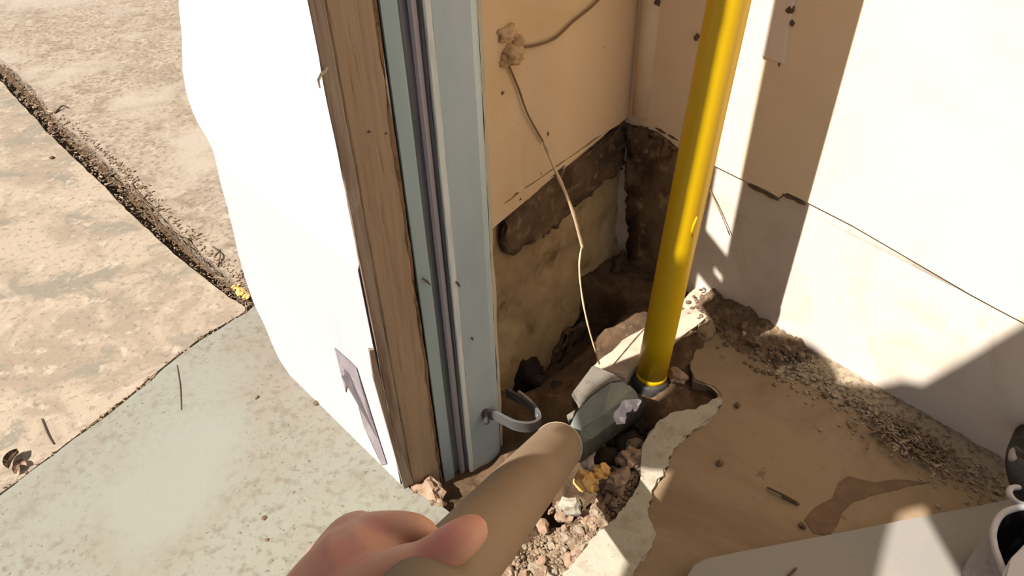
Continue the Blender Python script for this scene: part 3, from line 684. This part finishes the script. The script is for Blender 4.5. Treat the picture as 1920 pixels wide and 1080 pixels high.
# thumbnail
bm = bmesh.new(); 
tn = (CP - A(884, 992, .4)).normalized()
bm.free(); M_eye = mat('eye_white', C(.7, .7, .68), [], .3)
for sg in (-1, 1):
    bm = bmesh.new(); ellipsoid(bm, hp(sg * .03, .079, .013), (.010, .005, .0055), HR, 12, 8)
    rel(bm, body.location); obj('eye', bm, M_eye, body, smooth=True)

# ================================================================== SHEET, BAG (lower right)
shp = [(1286, 1084), (1300, 1058), (1325, 1045), (1400, 1032), (1500, 1013), (1600, 994), (1700, 974), (1800, 955), (1885, 938), (1960, 925), (2100, 1180), (1300, 1280), (1250, 1180)]
zs = .016
bm = bmesh.new(); prism(bm, [g2(x, y, zs) for x, y in shp], lambda p: Vector((p.x, p.y, zs - .004)), lambda p: Vector((p.x, p.y, zs)), .0015)
lcs = G(1600, 1050, zs - .004)
sheet = obj('plastic_sheet', bm, M_sheet, at=lcs); tag(sheet, 'flat grey plastic sheet with a rounded corner lying on the floor at lower right', 'sheet')
for x, y in ((1420, 1075), (1760, 1100), (1900, 1000)):
    bm = bmesh.new(); box(bm, G(x, y, .005), (.03, .02, .014)); rel(bm, lcs); obj('spacer', bm, M_wood_dk, sheet)
bg = root('tool_bag', G(1940, 1010, .0)); tag(bg, 'grey fabric bag with black-lined open mouth and piped rim at the right edge', 'bag'); bo = bg.location
loop = [(1866, 1030), (1862, 1000), (1872, 972), (1892, 957), (1930, 950), (1985, 955), (2030, 1000), (2040, 1070), (1990, 1130), (1920, 1120), (1885, 1075)]
Lp = [A(x, y, .60) for x, y in loop]
Lp = [PL(x, y, G(1870, 1010, .085), Vector((-.25, .15, 1)).normalized()) for x, y in loop]
Lc = catmull(Lp + [Lp[0]], 5)[:-1]; cen = sum(Lc, Vector()) / len(Lc)
bm = bmesh.new(); n = len(Lc)
rr = [[bm.verts.new(p - bo) for p in Lc], [bm.verts.new(cen + (p - cen) * 1.05 + Vector((0, 0, -.03)) - bo) for p in Lc], [bm.verts.new(Vector((cen.x + (p.x - cen.x) * 1.08, cen.y + (p.y - cen.y) * 1.08, .018)) - bo) for p in Lc]]
for A_, B_ in zip(rr, rr[1:]):
    for k in range(n): bm.faces.new((A_[k], A_[(k + 1) % n], B_[(k + 1) % n], B_[k]))
bm.faces.new(rr[-1]); bmesh.ops.triangulate(bm, faces=[f for f in bm.faces if len(f.verts) > 4])
obj('bag_body', bm, M_bag, bg, smooth=True)
bm = bmesh.new()
rr = [[bm.verts.new(p - bo) for p in Lc], [bm.verts.new(cen + (p - cen) * .9 + Vector((0, 0, -.03)) - bo) for p in Lc], [bm.verts.new(Vector((cen.x + (p.x - cen.x) * .8, cen.y + (p.y - cen.y) * .8, .024)) - bo) for p in Lc]]
for A_, B_ in zip(rr, rr[1:]):
    for k in range(n): bm.faces.new((A_[k], A_[(k + 1) % n], B_[(k + 1) % n], B_[k]))
bm.faces.new(rr[-1]); bmesh.ops.triangulate(bm, faces=[f for f in bm.faces if len(f.verts) > 4])
obj('lining', bm, M_lining, bg, smooth=True)
bm = bmesh.new(); tube(bm, [p - bo for p in Lc] + [Lc[0] - bo], .0028, 10, cap=False); obj('piped_rim', bm, M_bagl, bg, smooth=True)
bm = bmesh.new(); zc_ = cen.z
P = [G(x, y, zc_ - .005) for x, y in ((1870, 1088), (1885, 1060), (1928, 1015), (1980, 1000), (2050, 1180), (1860, 1180))]
hi = [bm.verts.new(p + Vector((0, 0, .012)) - bo) for p in P]; lo = [bm.verts.new(p + Vector((0, 0, .006)) - bo) for p in P]
bm.faces.new(hi); bm.faces.new(list(reversed(lo)))
for i in range(6): bm.faces.new((lo[i], lo[(i + 1) % 6], hi[(i + 1) % 6], hi[i]))
bmesh.ops.bevel(bm, geom=list(bm.edges), offset=.0025, segments=2, affect='EDGES'); obj('flap', bm, M_bagl, bg)
bm = bmesh.new(); tube(bm, [p - bo for p in catmull([G(1925, 815, .06), G(1912, 850, .075), G(1912, 885, .08), G(1928, 925, .08), G(1955, 950, .07)], 6)], .0105, 14, round_cap=True); obj('handle', bm, M_lining, bg, smooth=True)
bm = bmesh.new(); tube(bm, [p - bo for p in catmull([G(1930, 808, .065), G(1903, 845, .08), G(1900, 862, .085)], 6)], .004, 10, round_cap=True); obj('handle_trim', bm, M_bag, bg, smooth=True)
bm = bmesh.new(); c_r = G(1914, 930, .085); tube(bm, [c_r - bo + Vector((.009 * math.cos(k / 16 * 6.2832), .009 * math.sin(k / 16 * 6.2832), 0)) for k in range(17)], .0026, 8, cap=False); obj('ring', bm, M_bagl, bg, smooth=True)
bm = bmesh.new(); ellipsoid(bm, G(1857, 1006, .055) - bo, (.004, .003, .007)); obj('stud', bm, M_lining, bg, smooth=True)

# ================================================================== ROOTS, LUMP, DEBRIS
def pathobj(name, pix, us, r, m, label, cat, which=None):
    if which is not None: P = [wp(*W(x, y, which, which_off), which_off, which) for (x, y), which_off in zip(pix, us)]
    else: P = [solve_u(x, y, u) for (x, y), u in zip(pix, us)]
    bm = bmesh.new(); Pc = catmull(P, 6); Rr = [r * (.75 + .4 * abs(noise.noise(p * 60))) for p in Pc]; tube(bm, Pc, Rr, 8, round_cap=True)
    return tag(obj(name, bm, m, smooth=True, at=P[0]), label, cat)
pathobj('dry_root', [(955, 125), (972, 165), (990, 215), (1020, 268)], [.013, .013, .014, .013], .0013, M_rootd, 'thin brown root hanging below the plaster lump on the tan board', 'root', 2)
pathobj('dry_root', [(965, 88), (1000, 86), (1040, 72), (1075, 40), (1110, 12), (1140, -20)], [.013] * 6, .0016, M_rootd, 'brown root curving from the plaster lump up the tan board', 'root', 2)
pathobj('dry_root', [(1020, 268), (1035, 305), (1055, 350), (1075, 400), (1092, 464)], [.600, .590, .578, .572, .566], .0021, M_root, 'root stalk painted in sunlit cream, dangling in front of the mouldy wall, cut at its tip', 'root')
pathobj('dry_root', [(1091, 460), (1086, 500), (1092, 560), (1105, 620), (1124, 682)], [.560, .545, .530, .515, .50], .0011, M_root, 'fine thread of root hanging down to the grey plate', 'root')
pathobj('dry_root', [(1328, 350), (1345, 385), (1368, 440)], [.004, .006, .008], .0008, M_rootd, 'hair-thin root on the white wall right of the yellow pipe', 'root', 1)
bm = bmesh.new()
for x, y, r, dp in ((948, 62, .010, .010), (956, 100, .0125, .012), (968, 78, .008, .010), (945, 112, .008, .010)):
    s, z = W(x, y, 2, .01); rock(bm, wp(s, z, dp, 2), r, x, 3, .7, .7)
tag(obj('plaster_lump', bm, mat('tan_plaster_lump', C(.55, .36, .2), [('noise', 60, .5, .66, C(.34, .21, .1), 5, None)], .9), at=wp(*W(956, 90, 2, .01), .01, 2), smooth=True), 'crumbly tan plaster lump stuck on the board beside the steel stud', 'plaster')
bm = bmesh.new(); s, z = W(942, 174, 2, .01); rock(bm, wp(s, z, .0095, 2), .003, 4, 2); obj('chip_hole', bm, M_clod, wb)

# leaf litter in the crack
cc = [((a[0] + b[0]) / 2, (a[1] + b[1]) / 2) for a, b in zip(c1, c2)]
bm = bmesh.new()
for i in range(1500):
    t_ = random.random() * (len(cc) - 1.001); k = int(t_); fx = t_ - k
    P0 = G(*c1[k]).lerp(G(*c1[k + 1]), fx); P1 = G(*c2[k]).lerp(G(*c2[k + 1]), fx)
    p = P0.lerp(P1, random.uniform(-.15, .95)) + Vector((random.gauss(0, .001), random.gauss(0, .001), random.uniform(-.012, -.001)))
    sc = random.uniform(.0012, .0035) * (.75 + .5 * (p.y > 1))
    rot = Matrix.Rotation(random.uniform(0, 6.3), 3, 'Z') @ Matrix.Rotation(random.uniform(-.6, .6), 3, 'X')
    box(bm, p, (sc * random.uniform(1, 3), sc * random.uniform(.4, .8), sc * .3), rot)
tag(obj('leaf_litter', bm, M_leaf, at=G(250, 378)), 'brown leaf litter and grit packed along the long crack', 'litter', kind='stuff')
bm = bmesh.new()
for i in range(420):
    t_ = random.random() * (len(c1) - 3.001) + 2; k = int(t_); fx = t_ - k
    p = G(*c1[k]).lerp(G(*c1[k + 1]), fx) + Vector((abs(random.gauss(0, .008)), abs(random.gauss(0, .007)), .003))
    sc = random.uniform(.0008, .0022)
    box(bm, p, (sc * random.uniform(1, 4), sc, sc * .7), Matrix.Rotation(random.uniform(0, 6.3), 3, 'Z'))
tag(obj('grit', bm, M_leaf, at=G(330, 400)), 'loose dark grit scattered above the long crack', 'grit', kind='stuff')
bm = bmesh.new()
for i in range(620):
    s_ = random.gauss(.5, .16); x = 1560 + 300 * s_ + random.gauss(0, 22); y = 735 + 175 * s_ + random.gauss(0, 17)
    if not (1500 < x < 1900): continue
    p = G(x, y, random.uniform(.002, .010)); q = (p - CORNER).dot(N1)
    if q < .004: continue
    sc = random.uniform(.0012, .0034)
    box(bm, p, (sc * random.uniform(1, 3.2), sc * random.uniform(.4, .9), sc * .35), Matrix.Rotation(random.uniform(0, 6.3), 3, 'Z') @ Matrix.Rotation(random.uniform(-.7, .7), 3, 'X'))
tag(obj('leaf_litter', bm, M_leaf, at=G(1700, 820)), 'dark leaf litter along the shaded foot of the right wall, below the sunlit sand', 'litter', kind='stuff')
# joint dirt
bm = bmesh.new()
for i in range(260):
    t_ = random.random() ** 1.0 * (len(c3) - 1.001); k = int(t_); fx = t_ - k
    p = G(*c3[k]).lerp(G(*c3[k + 1]), fx) + Vector((random.gauss(0, .0015), random.gauss(0, .0015) - .001, random.uniform(-.006, .0015)))
    sc = random.uniform(.0008, .002) * (1.6 if fx > .5 and k in (2, 3) else 1)
    box(bm, p, (sc * random.uniform(1, 3), sc, sc * .7), Matrix.Rotation(random.uniform(0, 6.3), 3, 'Z'))
tag(obj('joint_dirt', bm, M_leaf, at=G(250, 738)), 'dark dirt caught in the joint above the greenish slab', 'dirt', kind='stuff')

def twig(pix, r, m, label, cat='twig', name='twig', z=.003, arc=.004):
    if arc < .001: z = .0014
    P = [G(x, y, z) for x, y in pix]
    for i in range(1, len(P) - 1): P[i].z += arc
    bm = bmesh.new(); tube(bm, catmull(P, 5), r, 7, round_cap=True)
    return tag(obj(name, bm, m, smooth=True, at=P[0]), label, cat)
twig([(248, 345), (262, 372), (282, 392), (300, 440)], .0013, M_twig, 'bent dark twig sticking out of the long crack, halfway down')
twig([(262, 380), (280, 360)], .0009, M_twig, 'short side twig lying across the crack above the bent one')
twig([(330, 440), (352, 452), (358, 470)], .0012, M_twig, 'dark curled twig near the lower end of the long crack')
twig([(300, 420), (335, 455), (372, 492), (400, 512)], .0011, M_twig, 'straight dark stem lying inside the lower crack')
twig([(398, 462), (414, 480), (408, 500)], .0010, M_twig, 'small hooked dark stem near the white wall end of the crack')
twig([(103, 212), (118, 202), (128, 202)], .0016, M_twig, 'dark leaf stalk at the upper crack')
twig([(78, 785), (90, 815), (100, 832)], .0007, M_twig, 'hair-thin straw lying on the lower left joint', arc=.0003)
twig([(332, 685), (338, 725), (340, 768)], .0006, M_twig, 'fine upright-looking straw on the greenish slab below the joint', arc=.0003)
twig([(1440, 915), (1466, 928), (1494, 942)], .0012, M_twig, 'dark splinter lying on the shaded brown slab', arc=.001)
twig([(1470, 930), (1496, 943)], .0022, M_rootd, 'short brown bark flake on the splinter of the shaded slab', 'bark', 'bark_flake', .002)
twig([(1478, 1080), (1492, 1066)], .0012, M_twig, 'tiny dark twig on the grey sheet', z=.018)
def curl(pix, m, label, name='leaf_curl', cat='leaf', wd=.004, z=.002, h=.006):
    P = catmull([G(x, y, z) for x, y in pix], 6); bm = bmesh.new(); prev = None
    for i, p in enumerate(P):
        t_ = (P[min(i + 1, len(P) - 1)] - P[max(i - 1, 0)]).normalized(); s_ = Vector((-t_.y, t_.x, 0)); ww = wd * math.sin(math.pi * (i + .6) / (len(P) + .2))
        cr = [bm.verts.new(p - s_ * ww + Vector((0, 0, h))), bm.verts.new(p), bm.verts.new(p + s_ * ww + Vector((0, 0, h * .6)))]
        if prev:
            bm.faces.new((prev[0], prev[1], cr[1], cr[0])); bm.faces.new((prev[1], prev[2], cr[2], cr[1]))
        prev = cr
    bmesh.ops.solidify(bm, geom=list(bm.faces), thickness=.0005)
    return tag(obj(name, bm, m, at=P[0], smooth=True), label, cat)
curl([(85, 208), (98, 212), (108, 206)], mat('pale_leaf', C(.6, .5, .38), [], .8), 'pale curled leaf scrap beside the upper crack')
curl([(16, 880), (24, 862), (36, 848)], M_leaf, 'curled brown dead leaf at the far left of the joint', wd=.007, h=.010)
curl([(30, 890), (38, 872), (52, 874)], mat('pinkish_leaf', C(.42, .28, .2), [], .8), 'pinkish curled leaf scrap in the joint next to the brown leaf', wd=.005)
curl([(1322, 722), (1338, 730), (1352, 745)], mat('cream_sun_crescent', C(.62, .5, .36), [], .8), 'crescent of sunlight on the edge of the shaded slab, modelled as a cream curl', 'sun_crescent', 'sun_crescent', .003, .004, .003)  # cream curl stands in for a thin crescent of sunlight
bm = bmesh.new(); 
for x, y, r in ((452, 548, .009), (462, 556, .006), (442, 538, .005)): rock(bm, G(x, y, .002), r, x, 3, .6, .6)
tag(obj('wood_chip', bm, M_orange, at=G(452, 548)), 'orange wood chip at the end of the long crack by the white wall', 'wood chip')
# pebbles: each its own thing
def pebble(x, y, r, z, m, label, name='pebble', cat='pebble', group=None, sub=2, rough=.45):
    bm = bmesh.new(); p = G(x, y, z); rock(bm, p, r, x * .37 + y, sub, .7, rough)
    return tag(obj(name, bm, m, at=p, smooth=False), label, cat, group)
for x, y, r, lb in ((97, 295, .004, 'grey-green flat pebble on the slab left of the long crack'), (593, 755, .0035, 'black pebble at the foot of the white wall'), (495, 971, .0028, 'small black pebble alone on the greenish slab'),
                    (1548, 740, .004, 'brown pebble in the sunlit sand near the wall'), (1383, 760, .0035, 'dark crumb on the shaded slab near the crescent of sunlight'), (1350, 868, .004, 'dark crumb in the middle of the shaded slab'),
                    (1505, 985, .0035, 'dark crumb beside the damp stain'), (482, 745, .0025, 'dark crumb on the greenish slab near the joint'), (500, 1012, .0018, 'tiny dark crumb below the black pebble')):
    pebble(x, y, r, .002 if r > .003 else .0015, M_clod, lb)
# rubble between tube and mortar
rub_mats = [M_rubble, mat('dusty_rubble', C(.27, .21, .15), [('noise', 80, .5, .65, C(.20, .15, .10), 5, None)], 1.0, bump=[(200, .7, .002, None)]), mat('warm_brick_rubble', C(.26, .165, .11), [('noise', 80, .5, .65, C(.32, .22, .15), 5, None)], 1.0, bump=[(200, .7, .002, None)])]
def in_poly(p, poly):
    c = False; n_ = len(poly)
    for i in range(n_):
        a, b = poly[i], poly[i - 1]
        if (a[1] > p[1]) != (b[1] > p[1]) and p[0] < (b[0] - a[0]) * (p[1] - a[1]) / (b[1] - a[1]) + a[0]: c = not c
    return c
trough = [(905, 1120), (960, 1050), (1030, 960), (1090, 905), (1150, 880), (1190, 820), (1205, 860), (1195, 925), (1140, 980), (1090, 1030), (1050, 1085), (1030, 1120)]
k = 0; tries = 0
while k < 70 and tries < 4000:
    tries += 1; x, y = random.uniform(900, 1210), random.uniform(815, 1115)
    if not in_poly((x, y), trough): continue
    r = random.uniform(.0035, .009); p = G(x, y, -.01)
    z = earth(p.x, p.y) + r * .3
    pebble(x, y, r, z, rub_mats[k % 3], 'broken tan rubble piece in the trough between tan tube and mortar lip', 'rubble_piece', 'rubble', 'rubble in the trough beside the tube', 2, .7); k += 1
pebble(1100, 905, .013, -.006, M_orange, 'yellowish-orange rubble lump at the lip of the hole', 'rubble_piece', 'rubble', None, 3, .8)
pebble(1128, 885, .010, -.006, M_orange, 'smaller yellowish rubble lump right of the orange one', 'rubble_piece', 'rubble', None, 3, .8)
pebble(1068, 950, .014, -.006, M_mortar, 'pale wedge-shaped rubble piece close to the tan tube', 'rubble_piece', 'rubble', None, 2, .5)
pebble(1185, 860, .012, -.006, rub_mats[2], 'pinkish rubble piece at the top of the trough', 'rubble_piece', 'rubble', None, 3, .8)
pebble(1160, 900, .013, -.008, rub_mats[2], 'pinkish-brown rubble piece against the mortar lip', 'rubble_piece', 'rubble', None, 3, .8)
pebble(800, 925, .013, -.004, rub_mats[2], 'pink-tan rubble lump at the foot of the wooden post', 'rubble_piece', 'rubble', None, 3, .7)
pebble(818, 945, .010, -.004, M_rubble, 'tan crumb below the pink lump by the post', 'rubble_piece', 'rubble', None, 3, .7)
pebble(782, 922, .007, -.003, M_rubble, 'small tan rubble piece left of the pink lump by the post', 'rubble_piece', 'rubble', None, 3, .7)
# fine grit in the trough
bm = bmesh.new(); k = 0
while k < 1800:
    x, y = random.uniform(880, 1230), random.uniform(800, 1115)
    if not in_poly((x, y), trough): continue
    p = G(x, y, -.01); p.z = earth(p.x, p.y) + .001; bmesh.ops.create_icosphere(bm, subdivisions=1, radius=random.uniform(.0009, .0026), matrix=Matrix.Translation(p) @ Matrix.Diagonal((1, random.uniform(.6, 1.3), .7, 1)))
    k += 1
tag(obj('rubble_grit', bm, M_rubble, at=G(1060, 980, -.02)), 'fine tan grit filling the trough beside the tube', 'grit', kind='stuff')

# pale slab behind the pipe, the sunlit patch put into its outline
bm = bmesh.new(); P = jitter_poly([g2(*p) for p in [(1108, 692), (1180, 634), (1260, 592), (1300, 545), (1345, 520), (1362, 560), (1335, 590), (1290, 625), (1258, 655), (1225, 668), (1195, 690), (1172, 710), (1140, 700)]], .012, .002, 21)
prism(bm, P, lambda p: Vector((p.x, p.y, -.03)), lambda p: Vector((p.x, p.y, .004)), .002)
obj('sunlit_patch_ledge', bm, mat('pale_pink_ledge', C(.46, .36, .27), [('noise', 60, .5, .7, C(.38, .28, .2), 5, None)], .95, bump=[(90, .5, .002, None)]), floor)
pebble(1322, 622, .014, .004, M_slabD, 'brown pointed stone standing by the shaded foot of the wall', 'stone', 'stone', None, 3, .4)
pebble(1215, 690, .011, -.002, rub_mats[2], 'reddish stone half hidden behind the yellow pipe', 'stone', 'stone', None, 3, .5)
pebble(1270, 705, .010, -.004, rub_mats[2], 'reddish brown stone just right of the yellow pipe foot', 'stone', 'stone', None, 3, .5)

# dark soil heap against the shaded wall foot and sandy band along the wall
def heap(name, s0_, s1_, wdt, hgt, m, label, cat, seed, nclod, cm, bump_=1.0):
    bm = bmesh.new(); nu, nv_ = 160, 26; rows = []
    for i in range(nu + 1):
        s = s0_ + (s1_ - s0_) * i / nu; row = []; en = smoothstep(0, .12, i / nu) * smoothstep(0, .12, 1 - i / nu)
        for j in range(nv_ + 1):
            o = wdt * j / nv_ * (1 + .35 * noise.noise(Vector((s * 18, seed, 0))))
            h = hgt * en * (1 - smoothstep(0, 1, j / nv_)) * (1 + .5 * bump_ * fbm((s * 50, o * 50, seed), 4)) + .0015 * fbm((s * 160, o * 160, seed + 3), 3)
            p = CORNER + D1 * s + N1 * (o - .002); row.append(bm.verts.new((p.x, p.y, max(h, -.003) if j < nv_ else -.004)))
        rows.append(row)
    for A_, B_ in zip(rows, rows[1:]):
        for j in range(nv_): bm.faces.new((A_[j], A_[j + 1], B_[j + 1], B_[j]))
    for i in range(nclod):
        s = random.uniform(s0_, s1_); o = abs(random.gauss(0, wdt * .5)); p = CORNER + D1 * s + N1 * (o + .003)
        hh = hgt * max(0, 1 - o / wdt) * .7
        bmesh.ops.create_icosphere(bm, subdivisions=1, radius=random.uniform(.0008, .0028) * cm, matrix=Matrix.Translation((p.x, p.y, hh + .0005)) @ Matrix.Diagonal((1, random.uniform(.6, 1.2), .7, 1)))
    return tag(obj(name, bm, m, at=CORNER + D1 * s0_), label, cat, kind='stuff')
s_a = W(1340, 570)[0]; s_b = W(1505, 620)[0]
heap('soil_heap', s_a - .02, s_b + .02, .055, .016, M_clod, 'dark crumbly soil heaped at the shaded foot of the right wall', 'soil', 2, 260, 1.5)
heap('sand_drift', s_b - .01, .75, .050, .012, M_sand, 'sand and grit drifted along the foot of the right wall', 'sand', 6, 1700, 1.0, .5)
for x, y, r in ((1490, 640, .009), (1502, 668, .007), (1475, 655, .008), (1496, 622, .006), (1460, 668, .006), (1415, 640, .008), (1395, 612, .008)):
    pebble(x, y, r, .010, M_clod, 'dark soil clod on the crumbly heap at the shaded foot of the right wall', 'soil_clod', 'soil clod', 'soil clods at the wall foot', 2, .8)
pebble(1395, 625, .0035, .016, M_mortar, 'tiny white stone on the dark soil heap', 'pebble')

for name, v in {}.items(): pass
